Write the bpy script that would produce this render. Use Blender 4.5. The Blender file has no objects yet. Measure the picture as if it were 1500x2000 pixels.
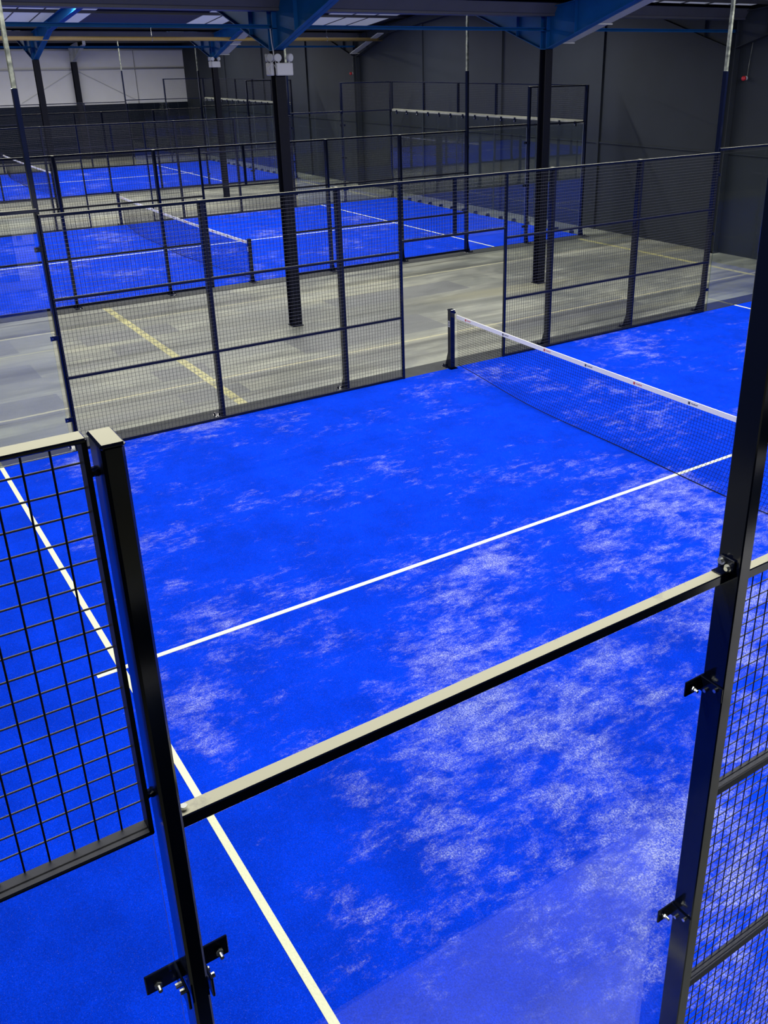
import bpy, bmesh, math, random
from mathutils import Vector, Matrix
random.seed(7)
S = bpy.context.scene
COL = S.collection
PI = math.pi

# ------------------------------------------------------------------ materials
def new_mat(name):
    m = bpy.data.materials.new(name); m.use_nodes = True
    nt = m.node_tree
    return m, nt, nt.nodes, nt.links, nt.nodes['Principled BSDF']

def simple(name, col, rough=.5, metal=0., spec=.5, noise=0., nscale=20., bump=0.):
    m, nt, N, L, B = new_mat(name)
    B.inputs['Base Color'].default_value = (*col, 1)
    B.inputs['Roughness'].default_value = rough
    B.inputs['Metallic'].default_value = metal
    B.inputs['Specular IOR Level'].default_value = spec
    if noise or bump:
        tc = N.new('ShaderNodeTexCoord')
        n = N.new('ShaderNodeTexNoise'); n.inputs['Scale'].default_value = nscale; n.inputs['Detail'].default_value = 6
        L.new(tc.outputs['Object'], n.inputs['Vector'])
        if noise:
            mx = N.new('ShaderNodeMixRGB'); mx.blend_type = 'MIX'
            mx.inputs[1].default_value = (*[c * (1 - noise) for c in col], 1)
            mx.inputs[2].default_value = (*[min(1, c * (1 + noise)) for c in col], 1)
            L.new(n.outputs['Fac'], mx.inputs[0]); L.new(mx.outputs[0], B.inputs['Base Color'])
        if bump:
            b = N.new('ShaderNodeBump'); b.inputs['Strength'].default_value = bump; b.inputs['Distance'].default_value = .01
            L.new(n.outputs['Fac'], b.inputs['Height']); L.new(b.outputs[0], B.inputs['Normal'])
    return m

M = {}
M['black'] = simple('black_powder_coat', (.003, .005, .018), .12, spec=.4, noise=.25, nscale=8)
M['wire'] = simple('black_wire', (.008, .010, .018), .5, spec=.3)
M['frame'] = simple('black_frame_coat', (.003, .005, .018), .45, spec=.25)
M['wire_h'] = simple('toplit_wire', (.070, .071, .080), .35, spec=.6)  # horizontal wires only: light from above put into a paler grey
M['cord'] = simple('net_cord', (.006, .007, .012), .8, spec=.2)
M['zinc'] = simple('zinc_bolt', (.75, .76, .75), .25, metal=1.)
M['column'] = simple('black_column_paint', (.003, .004, .010), .5, spec=.15, noise=.2)
M['blue_steel'] = simple('blue_steel_paint', (.004, .085, .27), .6, spec=.12, noise=.25, nscale=3)
M['pale_steel'] = simple('pale_steel_paint', (.42, .43, .42), .5, noise=.1)
M['white'] = simple('white_plastic', (.45, .46, .50), .4)
M['dirtyrail'] = simple('dusty_grey_rail', (.20, .205, .17), .6, noise=.35, nscale=5)
M['lens'] = simple('lamp_lens', (.5, .52, .55), .15)
M['tape'] = simple('white_net_tape', (.8, .8, .78), .7)
M['line'] = simple('white_turf_line', (.82, .84, .72), .9, spec=.1, noise=.08, nscale=60, bump=.4)
M['line_cream'] = simple('cream_turf_line', (.84, .83, .62), .9, spec=.1, noise=.08, nscale=60, bump=.4)
M['edge_strip'] = simple('dark_edge_strip', (.045, .05, .056), .7, noise=.3, nscale=6)
M['yellow_pipe'] = simple('yellow_gas_pipe', (.42, .29, .09), .5, noise=.15)
M['galv'] = None
M['red'] = simple('red_plastic', (.55, .02, .03), .35)
M['redmark'] = simple('red_print', (.6, .08, .06), .6)
M['darkmark'] = simple('dark_print', (.05, .05, .08), .6)
M['wallpale'] = simple('pale_cladding', (.58, .58, .60), .6, noise=.06, nscale=2)
M['door'] = simple('pale_door_paint', (.78, .78, .74), .5)
M['skylight'] = simple('rooflight_sheet', (.62, .63, .64), .5, noise=.08)
M['skylight'].node_tree.nodes['Principled BSDF'].inputs['Emission Color'].default_value = (.75, .8, 1, 1)
M['skylight'].node_tree.nodes['Principled BSDF'].inputs['Emission Strength'].default_value = .16
M['fixture'] = simple('fixture_grey', (.25, .25, .26), .4, metal=.6)

def galv():
    m, nt, N, L, B = new_mat('galvanised_steel')
    tc = N.new('ShaderNodeTexCoord'); v = N.new('ShaderNodeTexNoise')
    v.inputs['Scale'].default_value = 9; v.inputs['Detail'].default_value = 8
    L.new(tc.outputs['Object'], v.inputs['Vector'])
    r = N.new('ShaderNodeValToRGB'); L.new(v.outputs['Fac'], r.inputs[0])
    r.color_ramp.elements[0].position = .35; r.color_ramp.elements[0].color = (.06, .07, .06, 1)
    r.color_ramp.elements[1].position = .68; r.color_ramp.elements[1].color = (.30, .32, .26, 1)
    L.new(r.outputs[0], B.inputs['Base Color'])
    B.inputs['Metallic'].default_value = .2; B.inputs['Roughness'].default_value = .55
    return m
M['galv'] = galv()

def rail_mat():
    """black tube rail whose upper faces carry a pale dusty film, scuffed off in places"""
    m, nt, N, L, B = new_mat('dusty_black_rail')
    g = N.new('ShaderNodeNewGeometry'); sp = N.new('ShaderNodeSeparateXYZ'); L.new(g.outputs['Normal'], sp.inputs[0])
    tc = N.new('ShaderNodeTexCoord'); n = N.new('ShaderNodeTexNoise'); n.inputs['Scale'].default_value = 7; n.inputs['Detail'].default_value = 9
    n.inputs['Roughness'].default_value = .7
    L.new(tc.outputs['Object'], n.inputs['Vector'])
    r = N.new('ShaderNodeValToRGB'); L.new(n.outputs['Fac'], r.inputs[0])
    r.color_ramp.elements[0].position = .30; r.color_ramp.elements[0].color = (.55, .55, .55, 1)
    r.color_ramp.elements[1].position = .42; r.color_ramp.elements[1].color = (1, 1, 1, 1)
    mr = N.new('ShaderNodeMapRange'); mr.inputs[1].default_value = .8; mr.inputs[2].default_value = .98
    L.new(sp.outputs[2], mr.inputs[0])
    mu = N.new('ShaderNodeMath'); mu.operation = 'MULTIPLY'; L.new(mr.outputs[0], mu.inputs[0]); L.new(r.outputs[0], mu.inputs[1])
    mx = N.new('ShaderNodeMixRGB'); L.new(mu.outputs[0], mx.inputs[0])
    mx.inputs[1].default_value = (.003, .005, .018, 1); mx.inputs[2].default_value = (.36, .35, .27, 1)
    L.new(mx.outputs[0], B.inputs['Base Color'])
    mr2 = N.new('ShaderNodeMapRange'); mr2.inputs[3].default_value = .12; mr2.inputs[4].default_value = .8
    L.new(mu.outputs[0], mr2.inputs[0]); L.new(mr2.outputs[0], B.inputs['Roughness'])
    return m
M['rail'] = rail_mat()

def glass(name, edge=False):
    m = bpy.data.materials.new(name); m.use_nodes = True
    nt = m.node_tree; N = nt.nodes; L = nt.links
    N.remove(N['Principled BSDF']); out = N['Material Output']
    g = N.new('ShaderNodeNewGeometry')
    d = N.new('ShaderNodeVectorMath'); d.operation = 'DOT_PRODUCT'
    L.new(g.outputs['Normal'], d.inputs[0]); L.new(g.outputs['Incoming'], d.inputs[1])
    a = N.new('ShaderNodeMath'); a.operation = 'ABSOLUTE'; L.new(d.outputs['Value'], a.inputs[0])
    s = N.new('ShaderNodeMath'); s.operation = 'SUBTRACT'; s.inputs[0].default_value = 1; L.new(a.outputs[0], s.inputs[1])
    p = N.new('ShaderNodeMath'); p.operation = 'POWER'; p.inputs[1].default_value = 5; L.new(s.outputs[0], p.inputs[0])
    f = N.new('ShaderNodeMath'); f.operation = 'MULTIPLY_ADD'; f.inputs[1].default_value = .95; f.inputs[2].default_value = .048
    L.new(p.outputs[0], f.inputs[0])
    t = N.new('ShaderNodeBsdfTransparent'); t.inputs[0].default_value = (.955, .975, .97, 1) if not edge else (.35, .6, .55, 1)
    gl = N.new('ShaderNodeBsdfGlossy'); gl.inputs['Roughness'].default_value = .0 if not edge else .3
    gl.inputs['Color'].default_value = (1, 1, 1, 1)
    mx = N.new('ShaderNodeMixShader'); L.new(t.outputs[0], mx.inputs[1]); L.new(gl.outputs[0], mx.inputs[2])
    if edge: mx.inputs[0].default_value = .5
    else: L.new(f.outputs[0], mx.inputs[0])
    L.new(mx.outputs[0], out.inputs[0])
    return m
M['glass'] = glass('tempered_glass'); M['glass_edge'] = glass('glass_edge', True)

def turf():
    m, nt, N, L, B = new_mat('blue_artificial_turf')
    g = N.new('ShaderNodeNewGeometry')
    def noise(sc, detail, rough=.6, stretch=(1, 1, 1), dist=0., rot=0.):
        mp = N.new('ShaderNodeMapping'); mp.inputs['Scale'].default_value = stretch; mp.inputs['Rotation'].default_value = (0, 0, rot)
        L.new(g.outputs['Position'], mp.inputs[0])
        n = N.new('ShaderNodeTexNoise'); n.inputs['Scale'].default_value = sc; n.inputs['Detail'].default_value = detail
        n.inputs['Roughness'].default_value = rough; n.inputs['Distortion'].default_value = dist
        L.new(mp.outputs[0], n.inputs['Vector']); return n.outputs['Fac']
    def ramp(src, a, b, lo=0., hi=1.):
        r = N.new('ShaderNodeMapRange'); r.interpolation_type = 'SMOOTHSTEP'
        for i, v in enumerate((a, b, lo, hi)): r.inputs[i + 1].default_value = v
        L.new(src, r.inputs[0]); return r.outputs[0]
    def op(o, a, b):
        q = N.new('ShaderNodeMath'); q.operation = o
        for i, v in enumerate((a, b)):
            if isinstance(v, (int, float)): q.inputs[i].default_value = v
            else: L.new(v, q.inputs[i])
        return q.outputs[0]
    # sand brushed into the pile: broad drifts broken up by streaky patches and by grains
    sx = N.new('ShaderNodeSeparateXYZ'); L.new(g.outputs['Position'], sx.inputs[0])
    # play drags the sand into the middle of the service boxes; behind the service lines the pile is clean
    dx = op('MULTIPLY', op('SUBTRACT', sx.outputs[0], 2.9), .22); dy = op('MULTIPLY', op('SUBTRACT', sx.outputs[1], -3.0), .24)
    rr = op('ADD', op('MULTIPLY', dx, dx), op('MULTIPLY', dy, dy))
    worn = ramp(rr, 0., 1.5, .034, -.022)
    back = ramp(op('ABSOLUTE', sx.outputs[1], 0.), 6.6, 7.3, 0., -.11)
    big = op('MULTIPLY', op('SUBTRACT', noise(.55, 3, .55), .5), .42)
    frac = op('ADD', op('MULTIPLY', noise(2.5, 12, .82, (1.4, .85, 1), .25, .3), .62), op('MULTIPLY', noise(6.5, 10, .85, (1.7, .7, 1), .3, -.2), .38))
    val = op('ADD', op('ADD', frac, big), op('ADD', worn, back))
    soft = ramp(val, .50, .64)
    core = ramp(val, .555, .68)
    fine = ramp(noise(85, 5, .9), .45, .58, .0, 1)
    grain = ramp(noise(230, 1, .5), .70, .76, 0, .5)
    mask = op('ADD', op('MULTIPLY', op('MULTIPLY', soft, fine), .45), op('ADD', op('MULTIPLY', op('MULTIPLY', core, fine), .40), op('MULTIPLY', soft, .08)))
    mask = op('MINIMUM', op('MAXIMUM', mask, op('MULTIPLY', grain, .5)), .85)
    blade = ramp(noise(120, 3, .7), .3, .7, .70, 1.12)
    tone = ramp(noise(1.6, 7, .7), .3, .7, .78, 1.10)
    base = N.new('ShaderNodeMixRGB'); base.blend_type = 'MULTIPLY'; base.inputs[0].default_value = 1
    base.inputs[1].default_value = (.0003, .042, .80, 1)
    bt = op('MULTIPLY', blade, tone)
    cb = N.new('ShaderNodeCombineXYZ'); [L.new(bt, cb.inputs[i]) for i in range(3)]
    L.new(cb.outputs[0], base.inputs[2])
    mx = N.new('ShaderNodeMixRGB'); L.new(mask, mx.inputs[0]); L.new(base.outputs[0], mx.inputs[1])
    mx.inputs[2].default_value = (.50, .54, .86, 1)
    L.new(mx.outputs[0], B.inputs['Base Color'])
    B.inputs['Sheen Weight'].default_value = .12; B.inputs['Sheen Roughness'].default_value = .4; B.inputs['Sheen Tint'].default_value = (.0, .35, 1, 1)
    B.inputs['Roughness'].default_value = .9; B.inputs['Specular IOR Level'].default_value = .03
    bp = N.new('ShaderNodeBump'); bp.inputs['Strength'].default_value = .35; bp.inputs['Distance'].default_value = .01
    L.new(blade, bp.inputs['Height']); L.new(bp.outputs[0], B.inputs['Normal'])
    return m
M['turf'] = turf()

def concrete():
    m, nt, N, L, B = new_mat('worn_concrete_floor')
    g = N.new('ShaderNodeNewGeometry'); sx = N.new('ShaderNodeSeparateXYZ'); L.new(g.outputs['Position'], sx.inputs[0])
    X, Y = sx.outputs[0], sx.outputs[1]
    def op(o, a, b=0., c=None):
        q = N.new('ShaderNodeMath'); q.operation = o
        for i, v in enumerate((a, b) if c is None else (a, b, c)):
            if isinstance(v, (int, float)): q.inputs[i].default_value = v
            else: L.new(v, q.inputs[i])
        return q.outputs[0]
    def noise(sc, detail, rough=.6, stretch=(1, 1, 1), dist=0.):
        mp = N.new('ShaderNodeMapping'); mp.inputs['Scale'].default_value = stretch; L.new(g.outputs['Position'], mp.inputs[0])
        n = N.new('ShaderNodeTexNoise'); n.inputs['Scale'].default_value = sc; n.inputs['Detail'].default_value = detail
        n.inputs['Roughness'].default_value = rough; n.inputs['Distortion'].default_value = dist
        L.new(mp.outputs[0], n.inputs['Vector']); return n.outputs['Fac']
    def step(src, a, b, lo=0., hi=1.):
        r = N.new('ShaderNodeMapRange'); r.interpolation_type = 'SMOOTHSTEP'
        for i, v in enumerate((a, b, lo, hi)): r.inputs[i + 1].default_value = v
        L.new(src, r.inputs[0]); return r.outputs[0]
    def mix(f, a, b):
        q = N.new('ShaderNodeMixRGB'); L.new(f, q.inputs[0])
        for i, v in ((1, a), (2, b)):
            if isinstance(v, tuple): q.inputs[i].default_value = (*v, 1)
            else: L.new(v, q.inputs[i])
        return q.outputs[0]
    wob = op('MULTIPLY', op('SUBTRACT', noise(1.3, 5, .6), .5), .22)
    ragged = noise(9, 6, .75)
    # long mop / wheel bands run along Y
    bands = step(noise(1.0, 5, .65, (1.0, .13, 1), .5), .42, .58)
    blot = step(noise(.8, 7, .65, (1, .6, 1), .6), .35, .68)
    c = mix(blot, (.17, .185, .175), (.44, .45, .37))
    c = mix(op('MULTIPLY', bands, .8), c, (.13, .14, .13))
    # yellow light pools by the courts, put into the floor colour
    och = step(noise(.5, 3, .5, (1.4, .25, 1)), .52, .70)
    c = mix(op('MULTIPLY', och, .5), c, (.40, .38, .22))
    def strip(coord, pos, half, soft=.01, w=1.):
        return step(op('ABSOLUTE', op('SUBTRACT', op('ADD', coord, op('MULTIPLY', wob, w)), pos)), half, half + soft, 1, 0)
    def within(coord, a, b):
        return op('MULTIPLY', step(coord, a - .02, a, 0, 1), step(coord, b, b + .02, 1, 0))
    # repaired rectangles, darker screed
    for (x0, x1, y0, y1) in ((-9.38, -8.52, -9., -5.70), (-7.56, -6.62, -9., -5.70), (-11.16, -10.2, -9., -5.70),
                             (-7.75, -7.15, -4.15, -3.3), (-9.6, -9.0, -4.3, -3.4), (-10.6, -9.9, -4.6, -2.9), (-6.4, -5.9, -4.2, -3.2), (-8.3, -7.2, -1.6, 1.4), (-10.4, -9.5, .4, 3.6), (-6.9, -6.2, 2.2, 5.6)):
        c = mix(op('MULTIPLY', op('MULTIPLY', within(X, x0, x1), within(Y, y0, y1)), .85), c, (.125, .135, .15))
    # saw cuts along Y with crumbled pale edges
    for xp in (-6.78, -11.25, -24.6, -29.3):
        cut = op('MULTIPLY', strip(X, xp, .018, .02, .35), step(ragged, .34, .46, .25, 1))
        chips = op('MULTIPLY', strip(X, xp, .07, .05, .35), step(ragged, .60, .66))
        c = mix(op('MAXIMUM', cut, chips), c, (.55, .52, .32))
    # yellow lane line across the aisle
    yl = op('MULTIPLY', strip(Y, -3.52, .062, .02, .15), op('MULTIPLY', within(X, -12.6, -5.2), step(ragged, .38, .5, .15, 1)))
    yl2 = op('MULTIPLY', strip(Y, 9.62, .06, .02, .1), op('MULTIPLY', within(X, -30., -5.2), step(ragged, .38, .5, .1, 1)))
    c = mix(op('MAXIMUM', yl, yl2), c, (.64, .60, .24))
    spk = noise(70, 3, .7)
    c = mix(step(spk, .3, .75, 0, .25), c, (.42, .42, .37))
    L.new(c, B.inputs['Base Color'])
    L.new(step(blot, 0, 1, .38, .6), B.inputs['Roughness'])
    bp = N.new('ShaderNodeBump'); bp.inputs['Strength'].default_value = .12; bp.inputs['Distance'].default_value = .01
    L.new(ragged, bp.inputs['Height']); L.new(bp.outputs[0], B.inputs['Normal'])
    return m
M['concrete'] = concrete()
M['wall'] = simple('dark_wall_paint', (.022, .027, .036), .7, spec=.25, noise=.18, nscale=1.3)
M['walldark'] = simple('darker_wall_paint', (.003, .006, .015), .8, spec=.08, noise=.2, nscale=1.3)
M['roof'] = simple('dark_roof_liner', (.035, .038, .052), .6, noise=.15, nscale=1)
M['purlin'] = simple('dark_purlin', (.045, .046, .058), .55, noise=.2, nscale=2)
M['gutter'] = simple('dark_gutter', (.075, .077, .088), .5, noise=.2, nscale=2)

# ------------------------------------------------------------------ mesh helpers
class MB:
    def __init__(s): s.v = []; s.f = []; s.mi = []
    def add(s, vs, fs, mi=0):
        n = len(s.v); s.v += [tuple(v) for v in vs]; s.f += [tuple(i + n for i in f) for f in fs]; s.mi += [mi] * len(fs)
    def box(s, a, b, mi=0):
        x0, y0, z0 = [min(p, q) for p, q in zip(a, b)]; x1, y1, z1 = [max(p, q) for p, q in zip(a, b)]
        s.add([(x0, y0, z0), (x1, y0, z0), (x1, y1, z0), (x0, y1, z0), (x0, y0, z1), (x1, y0, z1), (x1, y1, z1), (x0, y1, z1)],
              [(0, 3, 2, 1), (4, 5, 6, 7), (0, 1, 5, 4), (1, 2, 6, 5), (2, 3, 7, 6), (3, 0, 4, 7)], mi)
    def bbox(s, a, b, r=.004, mi=0):
        """box with chamfered vertical and horizontal edges"""
        x0, y0, z0 = [min(p, q) for p, q in zip(a, b)]; x1, y1, z1 = [max(p, q) for p, q in zip(a, b)]
        r = min(r, (x1 - x0) * .45, (y1 - y0) * .45, (z1 - z0) * .45)
        bm = bmesh.new(); bmesh.ops.create_cube(bm, size=1)
        for v in bm.verts:
            v.co = Vector(((x0 + x1) / 2 + v.co.x * (x1 - x0), (y0 + y1) / 2 + v.co.y * (y1 - y0), (z0 + z1) / 2 + v.co.z * (z1 - z0)))
        bmesh.ops.bevel(bm, geom=bm.edges[:], offset=r, segments=1, affect='EDGES')
        bm.verts.index_update()
        s.add([v.co for v in bm.verts], [[v.index for v in f.verts] for f in bm.faces], mi); bm.free()
    def tube(s, pts, r, n=6, mi=0, cap=True):
        pts = [Vector(p) for p in pts]; rings = []
        base = len(s.v); up = None
        for i, p in enumerate(pts):
            t = (pts[min(i + 1, len(pts) - 1)] - pts[max(i - 1, 0)]).normalized()
            if up is None:
                up = Vector((0, 0, 1)) if abs(t.z) < .9 else Vector((0, 1, 0))
            a = t.cross(up).normalized(); b = a.cross(t).normalized(); up = b
            rr = r[i] if isinstance(r, (list, tuple)) else r
            for k in range(n):
                th = 2 * PI * (k + .5) / n
                s.v.append(tuple(p + a * math.cos(th) * rr + b * math.sin(th) * rr))
        for i in range(len(pts) - 1):
            for k in range(n):
                q = base + i * n; k2 = (k + 1) % n
                s.f.append((q + k, q + k2, q + n + k2, q + n + k)); s.mi.append(mi)
        if cap:
            s.f.append(tuple(base + k for k in range(n))[::-1]); s.mi.append(mi)
            s.f.append(tuple(base + (len(pts) - 1) * n + k for k in range(n))); s.mi.append(mi)
    def prism(s, poly, axis, a, b, mi=0):
        """extrude polygon (2D points in the other two axes, in order) along axis from a to b"""
        n = len(poly)
        def P(u, v, w): return {'x': (w, u, v), 'y': (u, w, v), 'z': (u, v, w)}[axis]
        vs = [P(u, v, a) for u, v in poly] + [P(u, v, b) for u, v in poly]
        fs = [tuple(range(n)), tuple(range(2 * n - 1, n - 1, -1))] + [(i, i + n, (i + 1) % n + n, (i + 1) % n) for i in range(n)]
        s.add(vs, fs, mi)
    def ball(s, c, r, sc=(1, 1, 1), mi=0, nu=12, nv=8):
        vs = []; fs = []
        for j in range(nv + 1):
            ph = PI * j / nv
            for i in range(nu):
                th = 2 * PI * i / nu
                vs.append((c[0] + r * sc[0] * math.sin(ph) * math.cos(th), c[1] + r * sc[1] * math.sin(ph) * math.sin(th), c[2] + r * sc[2] * math.cos(ph)))
        for j in range(nv):
            for i in range(nu):
                fs.append((j * nu + i, (j + 1) * nu + i, (j + 1) * nu + (i + 1) % nu, j * nu + (i + 1) % nu))
        s.add(vs, fs, mi)
    def build(s, name, mats, parent=None, origin=(0, 0, 0), smooth=False):
        me = bpy.data.meshes.new(name)
        ox, oy, oz = origin
        me.from_pydata([(x - ox, y - oy, z - oz) for x, y, z in s.v], [], s.f); me.validate()
        if not isinstance(mats, (list, tuple)): mats = [mats]
        for m in mats: me.materials.append(m)
        if len(me.polygons) == len(s.mi): me.polygons.foreach_set('material_index', s.mi)
        bm = bmesh.new(); bm.from_mesh(me); bmesh.ops.recalc_face_normals(bm, faces=bm.faces[:]); bm.to_mesh(me); bm.free()
        if smooth:
            me.polygons.foreach_set('use_smooth', [True] * len(me.polygons))
        o = bpy.data.objects.new(name, me); COL.objects.link(o)
        if parent: o.parent = parent
        else: o.location = origin
        return o

def tag(o, label, cat, group=None, kind=None):
    if label: o['label'] = label
    if cat: o['category'] = cat
    if group: o['group'] = group
    if kind: o['kind'] = kind
    return o
def thing(name, loc, label, cat, group=None, rz=0):
    o = bpy.data.objects.new(name, None); COL.objects.link(o); o.location = loc; o.rotation_euler = (0, 0, rz)
    o.empty_display_size = .1
    return tag(o, label, cat, group)
def copy_tree(o, parent=None):
    c = o.copy(); COL.objects.link(c)
    if parent: c.parent = parent
    for ch in [k for k in KIDS.get(o.name, [])]:
        d = ch.copy(); COL.objects.link(d); d.parent = c
        KIDS.setdefault(c.name, []).append(d)
        for g in KIDS.get(ch.name, []):
            e = g.copy(); COL.objects.link(e); e.parent = d
            KIDS.setdefault(d.name, []).append(e)
    return c
KIDS = {}
def part(mb, name, mat, parent, smooth=False, label=None):
    o = mb.build(name, mat, parent, smooth=smooth)
    if label: o['label'] = label
    KIDS.setdefault(parent.name, []).append(o); return o
def struct(mb, name, mat, label=None):
    o = mb.build(name, mat); o['kind'] = 'structure'
    if label: o['label'] = label
    return o

# ------------------------------------------------------------------ layout
X1, X2, X3 = 0., -17.99, -36.13       # court centre lines (x); courts run along y
YW, XF, XN = 11.1, -46.6, 6.38        # right wall, far wall, wall under the mezzanine
YL = -13.
COLY = (-0.92, 5.13)                  # frame lines
COLX = (-8.98, -27.1)
ZB, SL = 5.70, .118                   # roof liner height over the valley gutter, roof slope
VAL = (-8.98, -27.1, -45.22, 9.14)
def zroof(x): return ZB + SL * min(abs(x - v) for v in VAL)

# ------------------------------------------------------------------ building shell
b = MB(); b.box((XF - .3, YL - .2, -.2), (12., YW + .3, 0)); struct(b, 'floor', M['concrete'])
b = MB(); b.box((XF, YW, 0), (12, YW + .25, 7.6))
w = struct(b, 'wall_right', M['wall'])
b = MB()
for k in range(-1, 9):
    x = -8.98 - 4.53 * k
    if abs((k % 4)) == 0: continue
    if x > 6 or x < XF: continue
    b.box((x - .05, YW - .07, 0), (x + .05, YW, zroof(x) - .02))
b.box((XF, YW - .035, 2.42), (6, YW, 2.46))
part(b, 'sheeting_rail', M['wall'], w)
b = MB(); b.box((XF - .25, YL, 0), (XF, YW, 2.72)); wf = struct(b, 'wall_far', M['walldark'])
b = MB(); b.box((XF - .25, YL, 2.72), (XF - .02, YW, 5.42)); part(b, 'upper_cladding', M['wallpale'], wf, label='pale upper wall cladding')
b = MB(); b.box((XF - .25, YL, 5.42), (XF, YW, 7.6)); part(b, 'gable', M['walldark'], wf)
b = MB()
b.box((XF, YL, 4.44), (XF + .07, YW, 4.52)); b.box((XF, YL, 5.36), (XF + .06, YW, 5.44))
for y in (-10, -7., -4., -1.9, 2.2, 8.35): b.box((XF - .02, y - .015, 2.72), (XF + .012, y + .015, 5.36))
part(b, 'cladding_rail', M['fixture'], wf)
b = MB()
b.tube([(XF + .05, 5.1, 4.4), (XF + .05, 2.3, 2.9)], .010, 6); b.tube([(XF + .05, 5.3, 4.4), (XF + .05, 8.2, 2.9)], .010, 6)
part(b, 'wind_brace', M['pale_steel'], wf)
b = MB(); b.box((XF, YL - .25, 0), (12, YL, 7.6)); struct(b, 'wall_left', M['wall'])
b = MB(); b.box((XN, YL, 0), (XN + .2, -4.42, 2.9)); b.box((XN, -3.45, 0), (XN + .2, YW, 2.9)); b.box((XN, -4.42, 2.15), (XN + .2, -3.45, 2.9))
struct(b, 'wall_near', M['walldark'])
b = MB(); b.box((XN + .03, -4.42, 0), (XN + .08, -3.45, 2.15)); d = struct(b, 'door_1', M['door'])
b = MB(); b.box((XN - .02, -4.33, .95), (XN + .03, -4.22, 1.03)); part(b, 'door_handle', M['zinc'], d)
b = MB(); b.box((XN, YL, 2.9), (12, YW, 3.0)); struct(b, 'floor', M['concrete'])
b = MB(); b.box((12, YL, 0), (12.2, YW, 7.6)); struct(b, 'wall_near', M['wall'])

# roof liner, corrugated sheets following each slope
b = MB()
xs = sorted([-46.8, -45.22, -36.16, -27.1, -18.04, -8.98, .08, 9.14, 12.])
for x0, x1 in zip(xs, xs[1:]):
    z0, z1 = zroof(x0), zroof(x1)
    b.add([(x0, YL, z0), (x1, YL, z1), (x1, YW, z1), (x0, YW, z0), (x0, YL, z0 + .08), (x1, YL, z1 + .08), (x1, YW, z1 + .08), (x0, YW, z0 + .08)],
          [(0, 3, 2, 1), (4, 5, 6, 7), (0, 1, 5, 4), (1, 2, 6, 5), (2, 3, 7, 6), (3, 0, 4, 7)])
ceil = struct(b, 'ceiling', M['roof'])
def purlin(x):
    z = zroof(x); p = MB()
    p.box((x - .006, YL, z - .10), (x + .006, YW, z)); p.box((x - .006, YL, z - .10), (x + .05, YW, z - .09)); p.box((x - .06, YL, z - .012), (x + .006, YW, z))
    part(p, 'purlin', M['purlin'], ceil)
for v in VAL:
    for s in (-1, 1):
        for k in range(4):
            x = v + s * (.95 + 2.7 * k)
            if -46.4 < x < 11 and not (v == 9.14 and s > 0): purlin(x)
# rooflights: pale translucent sheets let into the liner
def rooflight(x0, x1, y0, y1):
    p = MB(); n = max(1, round((y1 - y0) / .8)); z0, z1 = zroof(x0) - .012, zroof(x1) - .012
    p.add([(x0, y0, z0), (x1, y0, z1), (x1, y1, z1), (x0, y1, z0), (x0, y0, z0 + .01), (x1, y0, z1 + .01), (x1, y1, z1 + .01), (x0, y1, z0 + .01)],
          [(0, 3, 2, 1), (4, 5, 6, 7), (0, 1, 5, 4), (1, 2, 6, 5), (2, 3, 7, 6), (3, 0, 4, 7)])
    r = part(p, 'rooflight', M['skylight'], ceil, label='pale translucent rooflight sheet')
    q = MB()
    for i in range(1, n):
        y = y0 + (y1 - y0) * i / n
        q.add([(x0, y - .012, z0 - .02), (x1, y - .012, z1 - .02), (x1, y + .012, z1 - .02), (x0, y + .012, z0 - .02), (x0, y - .012, z0), (x1, y - .012, z1), (x1, y + .012, z1), (x0, y + .012, z0)],
              [(0, 3, 2, 1), (4, 5, 6, 7), (0, 1, 5, 4), (1, 2, 6, 5), (2, 3, 7, 6), (3, 0, 4, 7)])
    if n > 1: part(q, 'rib', M['purlin'], r)
for y0, y1 in ((-4.2, .2), (3.7, 4.95), (7.9, 10.6)): rooflight(-26.6, -20.5, y0, y1)
rooflight(-8.66, -2., 5.45, 11.0)
rooflight(-8.66, -2., .4, 4.7)

# valley gutters
for i, (x, lb) in enumerate(((-8.98, 'dark valley gutter above the first row of steel columns'), (-27.1, 'dark valley gutter above the second row of steel columns'))):
    b = MB()
    b.prism([(x - .34, 5.66), (x - .20, 5.43), (x + .20, 5.43), (x + .34, 5.66)], 'y', YL, YW)
    b.box((x + .20, YL, 5.43), (x + .235, YW, 5.47)); b.box((x - .235, YL, 5.43), (x - .20, YW, 5.47))
    g = b.build('valley_gutter', M['gutter']); tag(g, lb, 'gutter')
# blue tie beams between columns, I section
def ibeam_y(x, z, y0, y1, w=.1, h=.16):
    m = MB(); m.box((x - w / 2, y0, z), (x + w / 2, y1, z + .012)); m.box((x - w / 2, y0, z + h - .012), (x + w / 2, y1, z + h)); m.box((x - .004, y0, z + .012), (x + .004, y1, z + h - .012)); return m
spans = ((YL, -.92 - .1, 'left'), (-.92 + .1, 5.13 - .1, 'middle'), (5.13 + .1, YW, 'right'))
for x, row in zip(COLX, ('first', 'second')):
    for y0, y1, pos in spans:
        o = ibeam_y(x, 5.165, y0, y1, .09, .06).build('tie_beam', M['blue_steel'])
        tag(o, f'blue steel tie beam, {pos} span of the {row} column row from the camera', 'beam', 'blue tie beams between the columns')

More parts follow.
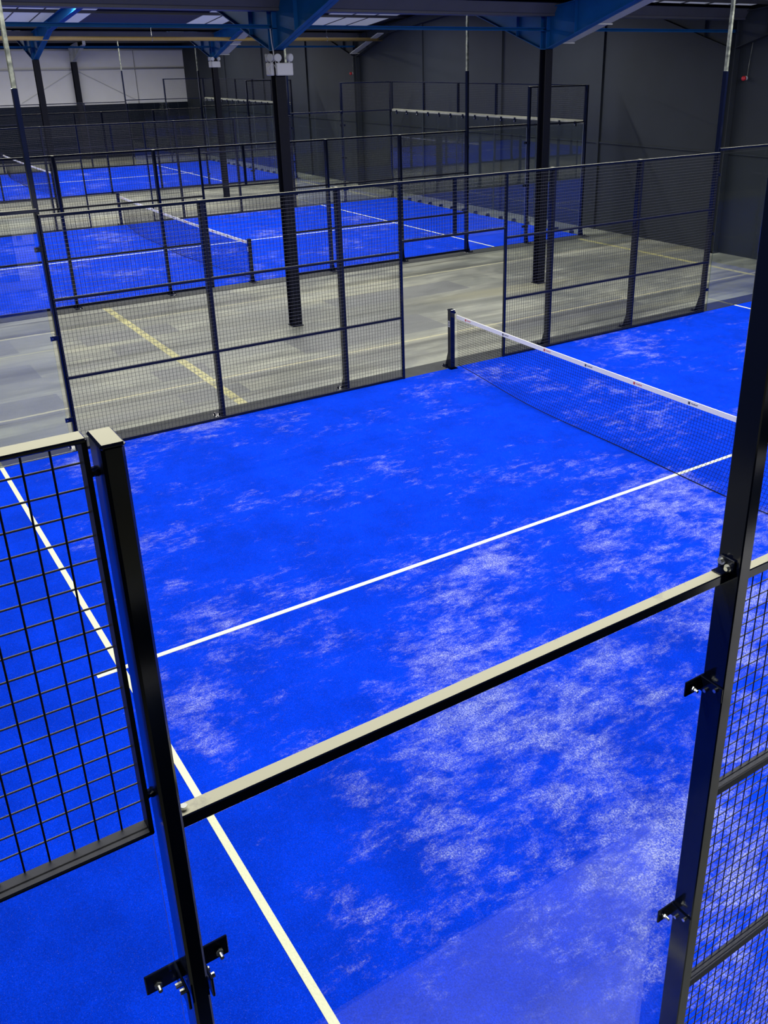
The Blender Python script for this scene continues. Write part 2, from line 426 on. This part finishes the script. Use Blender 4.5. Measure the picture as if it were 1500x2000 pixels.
# ------------------------------------------------------------------ steel columns with haunched rafters
def haunch(x, y, s, mat, parent, L=9.05, clip=None):
    """rafter half: bottom flange, web, top flange in the xz plane, going direction s from column face"""
    d0, dh = .1, 2.5
    def zt(d): return 5.60 + SL * d - .02
    pts_top = [(x + s * d, zt(d)) for d in (d0, dh, L)]
    bot = [(x + s * d0, 4.83), (x + s * dh, zt(dh) - .28), (x + s * L, zt(L) - .28)]
    m = MB()
    for i in (0, 1): m.prism([bot[i], bot[i + 1], pts_top[i + 1], pts_top[i]], 'y', y - .006, y + .006)
    hw = .085
    for a in (bot, pts_top):
        for (xa, za), (xb, zb) in zip(a, a[1:]):
            t = .014 if a is bot else -.014
            m.prism([(xa, za), (xb, zb), (xb, zb + t), (xa, za + t)], 'y', y - hw, y + hw)
    for d, zb_ in ((.9, 4.83 + (bot[1][1] - 4.83) * .8 / 2.4), (dh, bot[1][1])):
        m.box((x + s * d - .005, y - hw + .01, zb_), (x + s * d + .005, y + hw - .01, zt(d)))
    return part(m, 'rafter', mat, parent)
def column(x, y, label, rafters=(-1, 1), top=M['blue_steel'], tw=.10, td=.09, L=9.05, shaft=None):
    t = thing('steel_column', (x, y, 0), label, 'column', 'steel columns of the hall')
    def sec(z0, z1):
        m = MB()
        m.box((-tw, -td, z0), (-tw + .014, td, z1)); m.box((tw - .014, -td, z0), (tw, td, z1)); m.box((-tw + .014, -.005, z0), (tw - .014, .005, z1))
        return m
    part(sec(0.012, 4.82), 'shaft', shaft or M['column'], t)
    h = sec(4.82, 5.56); h.box((-tw, -td, 4.82), (tw, td, 4.832)); h.box((-tw, -td, 5.16), (tw, td, 5.17)); h.box((-tw, -td, 5.55), (tw, td, 5.56))
    part(h, 'column_head', top, t)
    p = MB(); p.box((-.12, -.11, 0), (.12, .11, .012))
    for a in (-.07, .07):
        for c in (-.06, .06): p.tube([(a, c, .01), (a, c, .035)], .010, 6)
    part(p, 'base_plate', M['column'], t)
    for s in rafters:
        haunch(0, 0, s, top, t, L=L)
    return t
names = {(0, 0): 'black steel column with blue haunches and emergency lights, left of the net opening',
         (0, 1): 'black steel column with blue haunches, seen through the right mesh panels',
         (1, 0): 'distant black steel column with blue head, leftmost, before the pale far wall',
         (1, 1): 'distant black steel column with blue head, carrying small emergency lights'}
for i, x in enumerate(COLX):
    for j, y in enumerate(COLY):
        column(x, y, names[(i, j)])
# pale boxed strips beside the haunches on the second frame line
for x, row in zip(COLX, ('nearer', 'farther')):
    b = MB(); z = lambda d: 4.86 + .30 * d
    yy = 5.13 + .16
    b.prism([(x + .25, z(.25)), (x + 2.6, z(2.6)), (x + 2.6, z(2.6) + .03), (x + .25, z(.25) + .03)], 'y', yy, yy + .30)
    b.box((x + .24, 5.13 + .05, z(.25) - .01), (x + .30, yy + .34, z(.25) + .012))
    b.box((x + 1.3, 5.13 + .05, z(1.3) - .012), (x + 1.36, yy + .34, z(1.3) + .012))
    tag(b.build('cover_strip', M['pale_steel']), f'pale flat strip fixed beside the blue haunch of the {row} right hand column', 'strip')
# columns standing against the walls
for x, lb in ((-8.98, 'dark painted wall column on the right wall near the red alarm, nearest the camera'),
              (-27.1, 'dark painted wall column with haunch on the right wall, farther away')):
    column(x, YW - .12, lb, top=M['wall'], shaft=M['wall'])
    if x < -20:
        b = MB(); b.prism([(x + .25, 4.95), (x + 2.3, 5.58), (x + 2.3, 5.61), (x + .25, 4.98)], 'y', YW - .5, YW - .24)
        b.box((x + .2, YW - .52, 4.93), (x + .28, YW - .02, 4.955))
        tag(b.build('cover_strip', M['pale_steel']), 'pale flat strip beside the haunch high on the right wall', 'strip')
column(XF + .25, 5.13, 'black column standing against the pale far wall, pale grey haunch on top', rafters=(1,), top=M['pale_steel'], L=1.35, tw=.14, td=.13)
column(XF + .25, -.92, 'black column against the far wall, behind the leftmost distant column', rafters=(1,), top=M['pale_steel'], L=1.35, tw=.14, td=.13)

# yellow gas pipe with hangers
b = MB(); b.tube([(-25.35, YL, 5.42), (-25.35, YW, 5.40)], .062, 14)
o = thing('gas_pipe', (0, 0, 0), 'long yellow gas pipe hanging under the roof across the hall', 'pipe')
part(b, 'pipe', M['yellow_pipe'], o, smooth=True)
for y in (-4., 2.4, 8.8):
    h = MB(); h.tube([(-25.35, y, 5.34), (-25.35, y, zroof(-25.35) - .18)], .008, 6); h.tube([(-25.35 + .07 * math.cos(a), y, 5.41 + .07 * math.sin(a)) for a in [i * PI / 8 for i in range(17)]], .008, 6)
    part(h, 'hanger', M['zinc'], o)

# emergency lights
def emergency(loc, rz, label, hw=.155):
    t = thing('emergency_light', loc, label, 'emergency light', 'emergency lights on the columns', rz=rz)
    m = MB(); m.bbox((0, -hw, 0), (.07, hw, .2), .012); part(m, 'housing', M['white'], t)
    for s in (-1, 1):
        m = MB(); m.tube([(.035, s * hw * .62, .2), (.04, s * hw * .64, .235)], .014, 8)
        tilt = Vector((1, s * .45, -.1)).normalized(); c = Vector((.03, s * hw * .68, .285))
        m.tube([c - tilt * .035, c - tilt * .02, c + tilt * .03, c + tilt * .045], [.025, .058, .066, .062], 16)
        h = part(m, 'lamp_head', M['white'], t)
        m = MB(); m.tube([c + tilt * .044, c + tilt * .049], .052, 16); part(m, 'lens', M['lens'], h)
    return t
emergency((-8.875, -.86, 4.43), 0, 'white twin head emergency light facing the camera on the nearest blue haunched column')
emergency((-9.0, -1.015, 4.43), -PI / 2, 'white twin head emergency light on the left side of the nearest column', .10)
emergency((-26.995, 5.15, 4.52), 0, 'small white emergency light facing the camera on the distant column')
emergency((-27.1, 5.035, 4.52), -PI / 2, 'small white emergency light on the left side of the distant column', .10)
b = MB(); b.tube([(-8.86, -1.06, 5.16), (-8.86, -1.05, 4.95), (-8.865, -1.03, 4.8), (-8.87, -1.02, 4.68)], .009, 8)
b.tube([(-8.87, -1.02, 4.68), (-8.85, -1.10, 4.60), (-8.87, -1.15, 4.54), (-8.9, -1.1, 4.47)], .006, 6)
b.tube([(-8.87, -1.02, 4.68), (-8.82, -1.0, 4.58), (-8.82, -1.03, 4.55), (-8.86, -1.03, 4.6)], .006, 6)
tag(b.build('power_cable', M['white']), 'white cable running down the nearest column into its emergency lights', 'cable')
# alarm bells on the right wall
for x, z, lb in ((-8.62, 4.17, 'small red fire alarm sounder on the right wall, nearest'), (-27.6, 4.23, 'small red fire alarm sounder on the right wall, far behind the nearest column')):
    t = thing('alarm_sounder', (x, YW - .02 - (.2 if x < -20 else .22) * 0, z), lb, 'alarm')
    m = MB(); m.tube([(0, 0, 0), (0, -.04, 0), (0, -.06, 0)], [.05, .05, .04], 14); part(m, 'base', M['white'], t)
    m = MB(); m.tube([(0, -.06, 0), (0, -.12, -.01), (0, -.14, -.01)], [.055, .05, .02], 14); part(m, 'sounder', M['red'], t, smooth=True)
    m = MB(); m.tube([(.03, -.01, .05), (.05, -.012, .4), (.09, -.012, .8), (.1, -.012, 1.35)], .007, 6); part(m, 'cable', M['galv'], t)

# ------------------------------------------------------------------ padel courts
CN = {0: 'nearest', 1: 'middle', 2: 'farthest'}
ORD = ['', 'first', 'second', 'third', 'fourth', 'fifth', 'sixth']

def mesh_wires(ax, u0, u1, z0, z1, plane, s, r=.0022, pitch=.05, n=4):
    """welded wire grid in the plane x=plane (ax='y') or y=plane (ax='x')"""
    m = MB()
    def P(u, z, off): return (plane + off, u, z) if ax == 'y' else (u, plane + off, z)
    k = round((u1 - u0) / pitch)
    for i in range(1, k):
        u = u0 + (u1 - u0) * i / k; m.tube([P(u, z0, 0), P(u, z1, 0)], r, n, cap=False)
    k = round((z1 - z0) / pitch)
    for i in range(1, k):
        z = z0 + (z1 - z0) * i / k; m.tube([P(u0, z, s * r * 1.8), P(u1, z, s * r * 1.8)], r, 4 if n < 8 else n, mi=1, cap=False)
    return m

def panel(cx, side, y0, y1, zs, label, group=None, dense=4, off=0., hw=.02, rh=.036, sw=.022, toplit_h=True):
    """framed mesh panel on a side wall. side=-1 far (x=-5), +1 near (x=+5); zs = rail heights, bottom to top"""
    xm = side * 5.0 + off
    t = thing('mesh_panel', (cx + xm, (y0 + y1) / 2, 0), label, 'fence panel', group or 'black mesh panels of the court fences')
    yc = (y0 + y1) / 2
    hr = rh
    f = MB()
    for i, z in enumerate(zs[:-1]):
        zz0 = z - (hr if i else 0); f.bbox((-hw, y0 - yc, zz0), (hw, y1 - yc, zz0 + hr), .003)
    for y in (y0, y1 - sw): f.box((-hw + .004, y - yc, zs[0] + hr - .002), (hw - .004, y - yc + sw, zs[-1] - hr + .002))
    part(f, 'frame', M['frame'], t)
    f = MB(); f.bbox((-hw, y0 - yc, zs[-1] - hr), (hw, y1 - yc, zs[-1]), .003)
    part(f, 'top_bar', M['rail'], t)
    w = mesh_wires('y', y0 - yc + .008, y1 - yc - .008, zs[0] + .012, zs[-1] - .012, -side * (hw - .005), -side, n=dense)
    part(w, 'wire_mesh', [M['wire'], M['wire_h'] if toplit_h else M['wire']], t)
    return t

_post = {}
def post(cx, side, y, h, label, clamps=(), bolts=()):
    """rectangular steel post standing outside the mesh line, with base plate, gusset and cap; clamps = [(z, dir)]"""
    xo = side * 5.065
    t = thing('fence_post', (cx + xo, y, 0), label, 'fence post', 'black posts of the court fences')
    m = MB(); m.bbox((-.045, -.027, .012), (.045, .027, h), .004); part(m, 'shaft', M['rail'], t)
    m = MB(); m.prism([(side * .045, .012), (side * .15, .012), (side * .13, .05), (side * .05, .30), (side * .045, .30)], 'y', -.005, .005)
    part(m, 'gusset', M['black'], t)
    m = MB(); m.bbox((-.055 if side > 0 else -.19, -.08, 0), (.19 if side > 0 else .055, .08, .012), .002)
    for c in (-.055, .055): m.tube([(side * .155, c, .01), (side * .155, c, .05)], .012, 6)
    part(m, 'base_plate', M['black'], t)
    for z, d in clamps: clamp(t, side, z, d)
    return t
def clamp(t, side, z, d, far=False):
    """bolted steel bracket that reaches sideways from the post over the glass"""
    b = part(clamp_bm(side, d, z), 'glass_clamp', M['black'], t)
    yy, xx = d * .078, -side * .052
    m = MB()
    m.tube([(xx - side * .012, yy, z), (xx - side * .0115 + side * .045, yy, z)], .0055, 8)
    m.tube([(xx + side * .008, yy, z), (xx + side * .017, yy, z)], .010, 6)
    part(m, 'bolt', M['zinc'], b)
    for zz in (-.012, .012):
        x = side * .02 * (1 if zz > 0 else -1); m = MB()
        m.tube([(x, d * .025, z + zz), (x, d * .043, z + zz)], .007, 8)
        part(m, 'bolt', M['zinc'], b)
def clamp_bm(side, d, z):
    m = MB()
    xi = -side * .052
    m.bbox((xi - side * .004, 0, z - .03), (xi + side * .004, d * .105, z + .03), .002)
    m.bbox((xi, d * .026, z - .03), (side * .045, d * .033, z + .03), .002)
    m.box((xi - side * .006, d * .05, z - .005), (xi - side * .0045, d * .092, z + .005))
    return m

def mast(cx, side, y, label, clampdir):
    t = post_like = thing('light_mast', (cx + side * 5.065, y, 0), label, 'light mast', 'light masts at the court corners')
    d = clampdir
    m = MB(); m.bbox((-.045, -.027, .012), (.045, .027, 4.4), .004); part(m, 'shaft', M['rail'], t)
    m = MB(); m.bbox((-.032, -.022, 4.4), (.032, .022, 5.95), .003); part(m, 'upper_pole', M['galv'], t, label='galvanised upper pole')
    m = MB(); m.prism([(side * .045, .012), (side * .16, .012), (side * .14, .05), (side * .05, .36), (side * .045, .36)], 'y', -.005, .005); part(m, 'gusset', M['black'], t)
    m = MB(); m.bbox((-.055 if side > 0 else -.2, -.09, 0), (.2 if side > 0 else .055, .09, .012), .002)
    for c in (-.06, .06): m.tube([(side * .165, c, .01), (side * .165, c, .05)], .012, 6)
    part(m, 'base_plate', M['black'], t)
    for z in (.45, 1.53, 2.62): clamp(t, side, z, d)
    m = MB(); m.bbox((-.06, -.05, 5.95), (.06, .05, 5.96), .002); part(m, 'head_plate', M['fixture'], t)
    return t

def glass_pane(ax, u0, u1, z1, plane, label, cx=0, group=None):
    g = MB(); th = .006; group = group or 'glass panes of the court walls'
    if ax == 'y': a, c = (plane - th, u0, .03), (plane + th, u1, z1)
    else: a, c = (u0, plane - th, .03), (u1, plane + th, z1)
    x0, y0, z0 = a; x1_, y1_, z1_ = c
    vs = [(x0, y0, z0), (x1_, y0, z0), (x1_, y1_, z0), (x0, y1_, z0), (x0, y0, z1_), (x1_, y0, z1_), (x1_, y1_, z1_), (x0, y1_, z1_)]
    fs = [(0, 3, 2, 1), (4, 5, 6, 7), (0, 1, 5, 4), (1, 2, 6, 5), (2, 3, 7, 6), (3, 0, 4, 7)]
    big = (3, 5) if ax == 'y' else (2, 4)
    for i, f in enumerate(fs): pass
    g.v = vs; g.f = fs; g.mi = [0 if i in big else 1 for i in range(6)]
    o = thing('glass_pane', ((x0 + x1_) / 2 + cx, (y0 + y1_) / 2, 0), label, 'glass wall', group)
    ox, oy = (x0 + x1_) / 2, (y0 + y1_) / 2
    g.v = [(x - ox, y - oy, z) for x, y, z in g.v]
    p = g.build('sheet', [M['glass'], M['glass_edge']], o); KIDS.setdefault(o.name, []).append(p)
    return o, (u1 - u0)

def court(ci, cx, ymin, near_from=None):
    cn = CN[ci]
    # turf carpet and painted-in lines
    t = thing('artificial_turf', (cx, 0, 0), f'blue sand dressed artificial turf of the {cn} court with white lines', 'turf')
    m = MB(); m.box((-5, -10, 0.001), (5, 10, .014)); part(m, 'pile', M['turf'], t)
    for s in (-1, 1):
        m = MB(); m.box((-5, s * 6.95 - .025, .014), (5, s * 6.95 + .025, .017)); part(m, 'service_line', M['line_cream'], t)
    m = MB(); m.box((-.025, -7.15, .014), (.025, 7.15, .018)); part(m, 'center_line', M['line'], t)
    # flat dark strips along the sides of the carpet
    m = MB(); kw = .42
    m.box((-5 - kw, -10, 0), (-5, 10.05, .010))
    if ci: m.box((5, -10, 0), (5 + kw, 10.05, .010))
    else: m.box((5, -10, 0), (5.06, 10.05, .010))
    o = m.build('trim_%d' % (ci + 1), M['edge_strip'], origin=(0, 0, 0)); o.location = (cx, 0, 0); o['kind'] = 'structure'
    side_n = {-1: 'far side', 1: 'near side'}
    for side in (-1, 1):
        sn = side_n[side]
        full = (1.02, 2.02, 3.02)
        if ci == 0 and side == 1:
            # near side of the nearest court: only the left end rises in front of the camera
            o = panel(cx, 1, -6., -4., (.02, 1.04, 2.09, 3.04), 'black mesh panel right of the nearest light mast, near side', dense=6, off=.03, toplit_h=False)
            o = panel(cx, 1, -4., -2., (.02, 1.04, 2.09, 3.04), 'black mesh panel of the near side just beyond the frame edge', dense=6, off=.03, toplit_h=False)
            post(cx, 1, -4., 3.04, 'black fence post of the near side fence between its two mesh panels')
            continue
        # mesh modules along the side
        mods = [(-6, -4), (-4, -2), (-2, -1), (1, 2), (2, 4), (4, 6)]
        idx = {(-2, -1): (1, 'left'), (-4, -2): (2, 'left'), (-6, -4): (3, 'left'), (1, 2): (1, 'right'), (2, 4): (2, 'right'), (4, 6): (3, 'right')}
        for (a, c) in mods:
            k, lr = idx[(a, c)]
            panel(cx, side, a, c, (.02, 1.02, 2.02, 3.02), f'black mesh panel, {ORD[k]} {lr} of the net, {sn} of {cn} court')
        o = panel(cx, side, -1, 1, (2.14, 3.02), f'black mesh panel above the doorway at the net, {sn} of {cn} court')
        m = MB(); m.box((-.018, -.025, 2.17), (.018, .025, 2.985)); part(m, 'center_stile', M['black'], o)
        for y in (-4, -2, 2, 4):
            k = abs(y) // 2; lr = 'left' if y < 0 else 'right'
            post(cx, side, y, 3.02, f'black fence post, {ORD[k]} {lr} of the net, {sn} of {cn} court')
        for y in (-1, 1):
            lr = 'left' if y < 0 else 'right'
            m = MB(); m.bbox((-.022, -.02, 0), (.022, .02, 3.0), .003)
            o = m.build('door_jamb', M['black'], origin=(0, 0, 0)); o.location = (cx + side * 5.0, y + (.0), 0)
            tag(o, f'slim black door jamb {lr} of the net opening, {sn} of {cn} court', 'door jamb')
        for y in (-6, 6):
            lr = 'left' if y < 0 else 'right'
            mast(cx, side, y, f'tall black light mast at the {lr} end of mesh, {sn} of {cn} court', 1 if y > 0 else -1)
        # glass end panes of the side wall
        for y in ((-1, 1) if True else (1,)):
            lr = 'left' if y < 0 else 'right'
            for (a, c, k) in ((6.09, 7.985, 1), (8.015, 9.99, 2)):
                if y < 0 and k == 2 and ci > 0: continue
                u0, u1 = sorted((a * y, c * y))
                glass_pane('y', u0, u1, 3.0, side * 5.0, f'clear side glass pane, {ORD[k]} beyond the {lr} mast, {sn} of {cn} court', cx)
                # rail over the glass
                if k == 1:
                    m = MB(); m.bbox((-.022, -1, 3.05), (.022, 1, 3.09), .004)
                    o = m.build('top_rail', M['rail'], origin=(0, 0, 0)); o.location = (cx + side * 5.0, 7. * y, 0)
                    tag(o, f'thin black rail above the glass beyond the {lr} mast, {sn} of {cn} court', 'rail')
                else:
                    u0, u1 = sorted((8. * y, 10. * y))
                    panel(cx, side, u0, u1, (3.04, 4.0), f'small mesh panel above end glass, {lr} end, {sn} of {cn} court')
            if y < 0 and ci > 0: continue
            post(cx, side, 8 * y, 4.0, f'tall black post between the side glass panes, {lr} end, {sn} of {cn} court', clamps=[(z, dd) for z in (.45, 1.53, 2.62) for dd in (-1, 1)])
            post(cx, side, 10 * y, 4.0, f'tall black corner post, {lr} end, {sn} of {cn} court')

def back_wall(ci, cx):
    cn = CN[ci]
    for k in range(5):
        u0 = 5 - 2 * k
        o, wd = glass_pane('x', u0 - 1.985, u0 - .015, 3.0, 10.0, f'clear back wall glass pane, {ORD[k + 1]} from the near corner, {cn} court', cx)
        for dx in (-.66, 0, .66):
            m = MB(); m.box((dx - .03, -.02, 2.93), (dx + .03, .02, 3.06)); br = part(m, 'top_clip', M['black'], o)
            q = MB(); q.tube([(dx, -.035, 2.96), (dx, -.018, 2.96)], .018, 8); part(q, 'bolt', M['zinc'], br)
            m = MB(); m.prism([(dx - .05, 0), (dx + .05, 0), (dx + .03, .09), (dx - .03, .09)], 'y', .008, .10); m.box((dx - .03, -.02, .01), (dx + .03, .02, .07)); part(m, 'floor_clip', M['black'], o)
    m = MB(); m.bbox((-5, -.025, 3.02), (5, .025, 3.07), .004); m.box((-5, .03, 3.085), (5, .06, 3.10)); m.box((-5, .0, 3.06), (5, .04, 3.09))
    o = m.build('top_rail', M['dirtyrail'], origin=(0, 0, 0)); o.location = (cx, 10.03, 0); tag(o, f'long dusty grey rail along the top of the back glass, {cn} court', 'rail')
    for k in range(5):
        u1 = 5 - 2 * k; u0 = u1 - 2
        t = thing('mesh_panel', (cx + (u0 + u1) / 2, 10.04, 0), f'thin mesh panel above the back glass, {ORD[k + 1]} from near corner, {cn} court', 'fence panel', 'black mesh panels of the court fences')
        f = MB(); f.bbox((-1, -.015, 3.97), (1, .015, 4.0), .003); f.box((-1, -.012, 3.1), (-.975, .012, 3.97)); f.box((.975, -.012, 3.1), (1, .012, 3.97)); part(f, 'frame', M['rail'], t)
        w = mesh_wires('x', -.98, .98, 3.11, 3.98, 0, 1, n=3); part(w, 'wire_mesh', [M['wire'], M['wire_h']], t)
    for k in range(1, 5):
        m = MB(); m.bbox((-.03, 0, 3.1), (.03, .05, 4.0), .003); o = m.build('rail_upright', M['black'], origin=(0, 0, 0)); o.location = (cx + 5 - 2 * k, 10.05, 0)
        tag(o, f'short black upright on the back glass rail, {ORD[k]} from near corner, {cn} court', 'upright')

court(0, X1, -10); court(1, X2, -10); court(2, X3, -10)
back_wall(1, X2); back_wall(2, X3); back_wall(0, X1)

# foreground left end of the nearest court: posts at y=-7.92 and the mast at y=-6.03, 1 m mesh above end glass
def near_post():
    t = thing('fence_post', (5.065, -7.915, 0), 'large black post in the left foreground with a pale dusty cap', 'fence post')
    m = MB(); m.bbox((-.045, -.021, .012), (.045, .021, 4.0), .006); part(m, 'shaft', M['black'], t)
    m = MB(); m.bbox((-.047, -.023, 3.994), (.047, .023, 4.004), .004); part(m, 'cap', M['rail'], t)
    m = MB(); m.bbox((-.055, -.08, 0), (.2, .08, .012), .002); part(m, 'base_plate', M['black'], t)
    for z in (.45, 1.52, 2.58):
        for d in (-1, 1): clamp(t, 1, z, d)
    for z in (3.14, 3.92):
        m = MB(); m.tube([(-.05, -.032, z), (-.05, -.018, z)], .010, 8); m.tube([(-.06, -.028, z), (-.04, -.028, z)], .008, 6); part(m, 'bolt', M['black'], t)
near_post()
t = panel(X1, 1, -9.98, -7.948, (3.07, 4.008), 'black mesh panel with pale dusty top rail at the left foreground edge', dense=8, hw=.024, rh=.010, sw=.010)
t.location.x += .043
glass_pane('y', -9.98, -7.948, 3.060, 5.036, 'clear glass pane below the left foreground mesh panel')
glass_pane('y', -7.918, -6.01, 3.0, 5.008, 'large clear foreground glass pane between the left post and the light mast')
m = MB(); m.bbox((-.022, -.925, 3.056), (.022, .913, 3.09), .003)
m2 = MB(); m2.bbox((-.02, .905, 3.09), (.04, .912, 3.14), .002); m2.bbox((-.02, .87, 3.09), (.02, .912, 3.095), .002)
t = thing('top_rail', (5.052, -6.97, 0), 'long dusty foreground rail from the left post to the light mast', 'rail')
part(m, 'tube', M['rail'], t)
br = part(m2, 'bracket', M['black'], t)
for xx, zz in ((-.003, 3.128), (.024, 3.112)):
    q = MB(); q.tube([(xx, .905, zz), (xx, .893, zz)], .014, 12); q.tube([(xx, .893, zz), (xx, .884, zz)], .008, 8); part(q, 'bolt', M['zinc'], br)
q = MB(); q.tube([(0, -.905, 3.088), (0, -.905, 3.10)], .008, 8); part(q, 'bolt', M['zinc'], t)
mast(X1, 1, -6.03, 'thick black light mast rising through the right foreground', -1)

# ------------------------------------------------------------------ nets
def net_mesh():
    m = MB()
    H = .90
    def P(x, v):     # v 0 bottom .. 1 top
        top = .80 + .04 * (x / 5) ** 2
        bot = .022 + .05 * (abs(x) / 5) ** 2
        bulge = -.27 * (1 - (x / 5) ** 2) * (1 - v) ** 2 - .03 * math.sin(x * 1.7) * (1 - v)
        return (x, bulge, bot + (top - bot) * v)
    nx = 222; nv = 19
    vs = [i / 7 for i in range(8)]
    for i in range(nx + 1):
        x = -4.94 + 9.88 * i / nx
        m.tube([P(x, v) for v in vs], .0023, 3, cap=False)
    xs_ = [-4.94 + 9.88 * i / 40 for i in range(41)]
    for j in range(nv + 1):
        m.tube([P(x, j / nv) for x in xs_], .0023, 3, cap=False)
    c = MB(); c.tube([P(x, 0) for x in xs_], .006, 6)
    return m, c
def make_net(cx, label):
    t = thing('court_net', (cx, 0, 0), label, 'net', 'nets of the courts')
    m, c = net_mesh(); part(m, 'netting', M['cord'], t); part(c, 'bottom_cord', M['cord'], t)
    m = MB()
    n = 40; xs_ = [-4.95 + 9.9 * i / n for i in range(n + 1)]
    zt = lambda x: .86 + .04 * (x / 5) ** 2
    vs = []; fs = []
    for x in xs_:
        for yy, dz in ((-.007, 0), (.007, 0), (.009, -.062), (-.009, -.062)): vs.append((x, yy, zt(x) + dz))
    for i in range(n):
        for k in range(4): fs.append((i * 4 + k, i * 4 + (k + 1) % 4, i * 4 + 4 + (k + 1) % 4, i * 4 + 4 + k))
    fs += [(0, 1, 2, 3), tuple(4 * n + k for k in (3, 2, 1, 0))]
    m.add(vs, fs); tp = part(m, 'tape', M['tape'], t, label='white top tape with small printed marks')
    rd = MB(); dk = MB()
    for i, x in enumerate([-4.7, -3.75, -2.8, -1.95, -1.05, -.15, .75, 1.7, 2.65, 3.6, 4.5]):
        a = rd if i % 2 == 0 else dk
        for yy in (-1, 1):
            z = zt(x) - .031
            y0 = -.0084 if yy < 0 else .0084
            dk_or = a
            dk_or.box((x - .016, y0, z - .016), (x + .016, y0 + yy * .0014, z + .016))
            for k in range(7):
                dk_or.box((x + .035 + k * .014, y0, z - .007), (x + .043 + k * .014, y0 + yy * .0014, z + (.007 if k % 3 else .011)))
    part(rd, 'printed_mark', M['redmark'], tp); part(dk, 'printed_mark', M['darkmark'], tp)
    return t
def net_post(cx, side, label):
    t = thing('net_post', (cx + side * 5.02, -.06, 0), label, 'net post', 'short posts holding the nets')
    m = MB(); m.bbox((-.045, -.04, .012), (.045, .04, .97), .005); part(m, 'shaft', M['black'], t)
    m = MB(); m.bbox((-.05, -.045, .965), (.05, .045, .985), .004); m.tube([(-side * .02, .04, .93), (-side * .02, .065, .93)], .018, 10); part(m, 'cap', M['black'], t)
    m = MB(); m.bbox((-.1 if side > 0 else -.2, -.08, 0), (.2 if side > 0 else .1, .08, .014), .002); m.prism([(side * .045, .014), (side * .17, .014), (side * .05, .38), (side * .045, .38)], 'y', -.005, .005)
    m.tube([(side * .15, -.05, .01), (side * .15, -.05, .05)], .012, 6); part(m, 'base', M['black'], t)
    m = MB(); m.box((-.03, -.042, .70), (.02, -.0405, .80)); s = part(m, 'sticker', M['white'], t)
    m = MB()
    for z in (.72, .745, .77): m.box((-.022, -.0435, z), (.012 if z != .745 else .002, -.0415, z + .012))
    part(m, 'print', M['darkmark'], s)
    return t
n0 = make_net(X1, 'black court net with white top tape across the nearest court')
for i, cx in ((1, X2), (2, X3)):
    c = copy_tree(n0); c.location = (cx, 0, 0); c['label'] = f'black court net with white top tape across the {CN[i]} court'
for i, cx in enumerate((X1, X2, X3)):
    for side, sn in ((-1, 'far'), (1, 'near')):
        if i == 0 and side == 1: continue
        net_post(cx, side, f'short black net post at the {sn} end of the net, {CN[i]} court')

# ------------------------------------------------------------------ lights: rows of LED batten luminaires under the roof, two rows over each court
PW = 1000
for i, cx in enumerate((X1, X2, X3)):
    for sx_, sn in ((1, 'near'), (-1, 'far')):
        x = cx + sx_ * 3.4; z = 6.13
        for k, (y, rn) in enumerate(((-7.2, 'left'), (-2.4, 'centre left'), (2.4, 'centre right'), (7.2, 'right'))):
            t = thing('batten_light', (x, y, z), f'long white batten light under the roof, {rn}, {sn} row over the {CN[i]} court', 'ceiling light', 'batten lights under the roof')
            m = MB(); m.bbox((-.09, -2.1, .01), (.09, 2.1, .06), .008); part(m, 'housing', M['white'], t)
            m = MB()
            for yy in (-1.6, 1.6): m.tube([(0, yy, .06), (0, yy, zroof(x) - z)], .006, 6)
            part(m, 'suspension', M['zinc'], t)
            l = bpy.data.lights.new('batten_lamp', 'AREA'); l.shape = 'RECTANGLE'; l.size, l.size_y = .16, 4.1; l.energy = PW / 4.; l.color = (1., .985, .90)
            o = bpy.data.objects.new('batten_lamp', l); COL.objects.link(o); o.location = (x, y, z)

for k, (y, rn) in enumerate(((-8.2, 'left'), (-4.9, 'right'))):
    t = thing('batten_light', (XN - .10, y, 2.62), f'batten light on the dark wall below the viewing deck, {rn} one', 'ceiling light', 'batten lights in the near aisle')
    m = MB(); m.bbox((-.05, -.62, .01), (.05, .62, .06), .008); m.box((.05, -.1, .02), (.10, .1, .05)); part(m, 'housing', M['white'], t)
    l = bpy.data.lights.new('aisle_lamp', 'AREA'); l.shape = 'RECTANGLE'; l.size, l.size_y = .09, 1.2; l.energy = 38; l.color = (1., .985, .92)
    o = bpy.data.objects.new('aisle_lamp', l); COL.objects.link(o); o.location = (XN - .10, y, 2.62)

wd = bpy.data.worlds.new('World'); S.world = wd; wd.use_nodes = True
wd.node_tree.nodes['Background'].inputs[0].default_value = (.5, .55, .7, 1); wd.node_tree.nodes['Background'].inputs[1].default_value = .05

# ------------------------------------------------------------------ camera
cam = bpy.data.cameras.new('Camera'); co = bpy.data.objects.new('Camera', cam); COL.objects.link(co)
co.location = (6.6658, -8.2751, 4.6187); co.rotation_euler = (1.1654, .0118, .9771)
cam.sensor_fit = 'HORIZONTAL'; cam.sensor_width = 36; cam.lens = 1782.3 / 1500 * 36
cam.shift_x = -(842.72 - 750) / 1500; cam.shift_y = (885.33 - 1000) / 1500
cam.clip_start = .05; cam.clip_end = 200
S.camera = co
S.view_settings.view_transform = 'Standard'; S.view_settings.look = 'None'; S.view_settings.gamma = 1
S.view_settings.use_curve_mapping = False
S.view_settings.exposure = 0.0
S.cycles.transparent_max_bounces = 48
S.cycles.max_bounces = 8
S.cycles.sample_clamp_indirect = 4
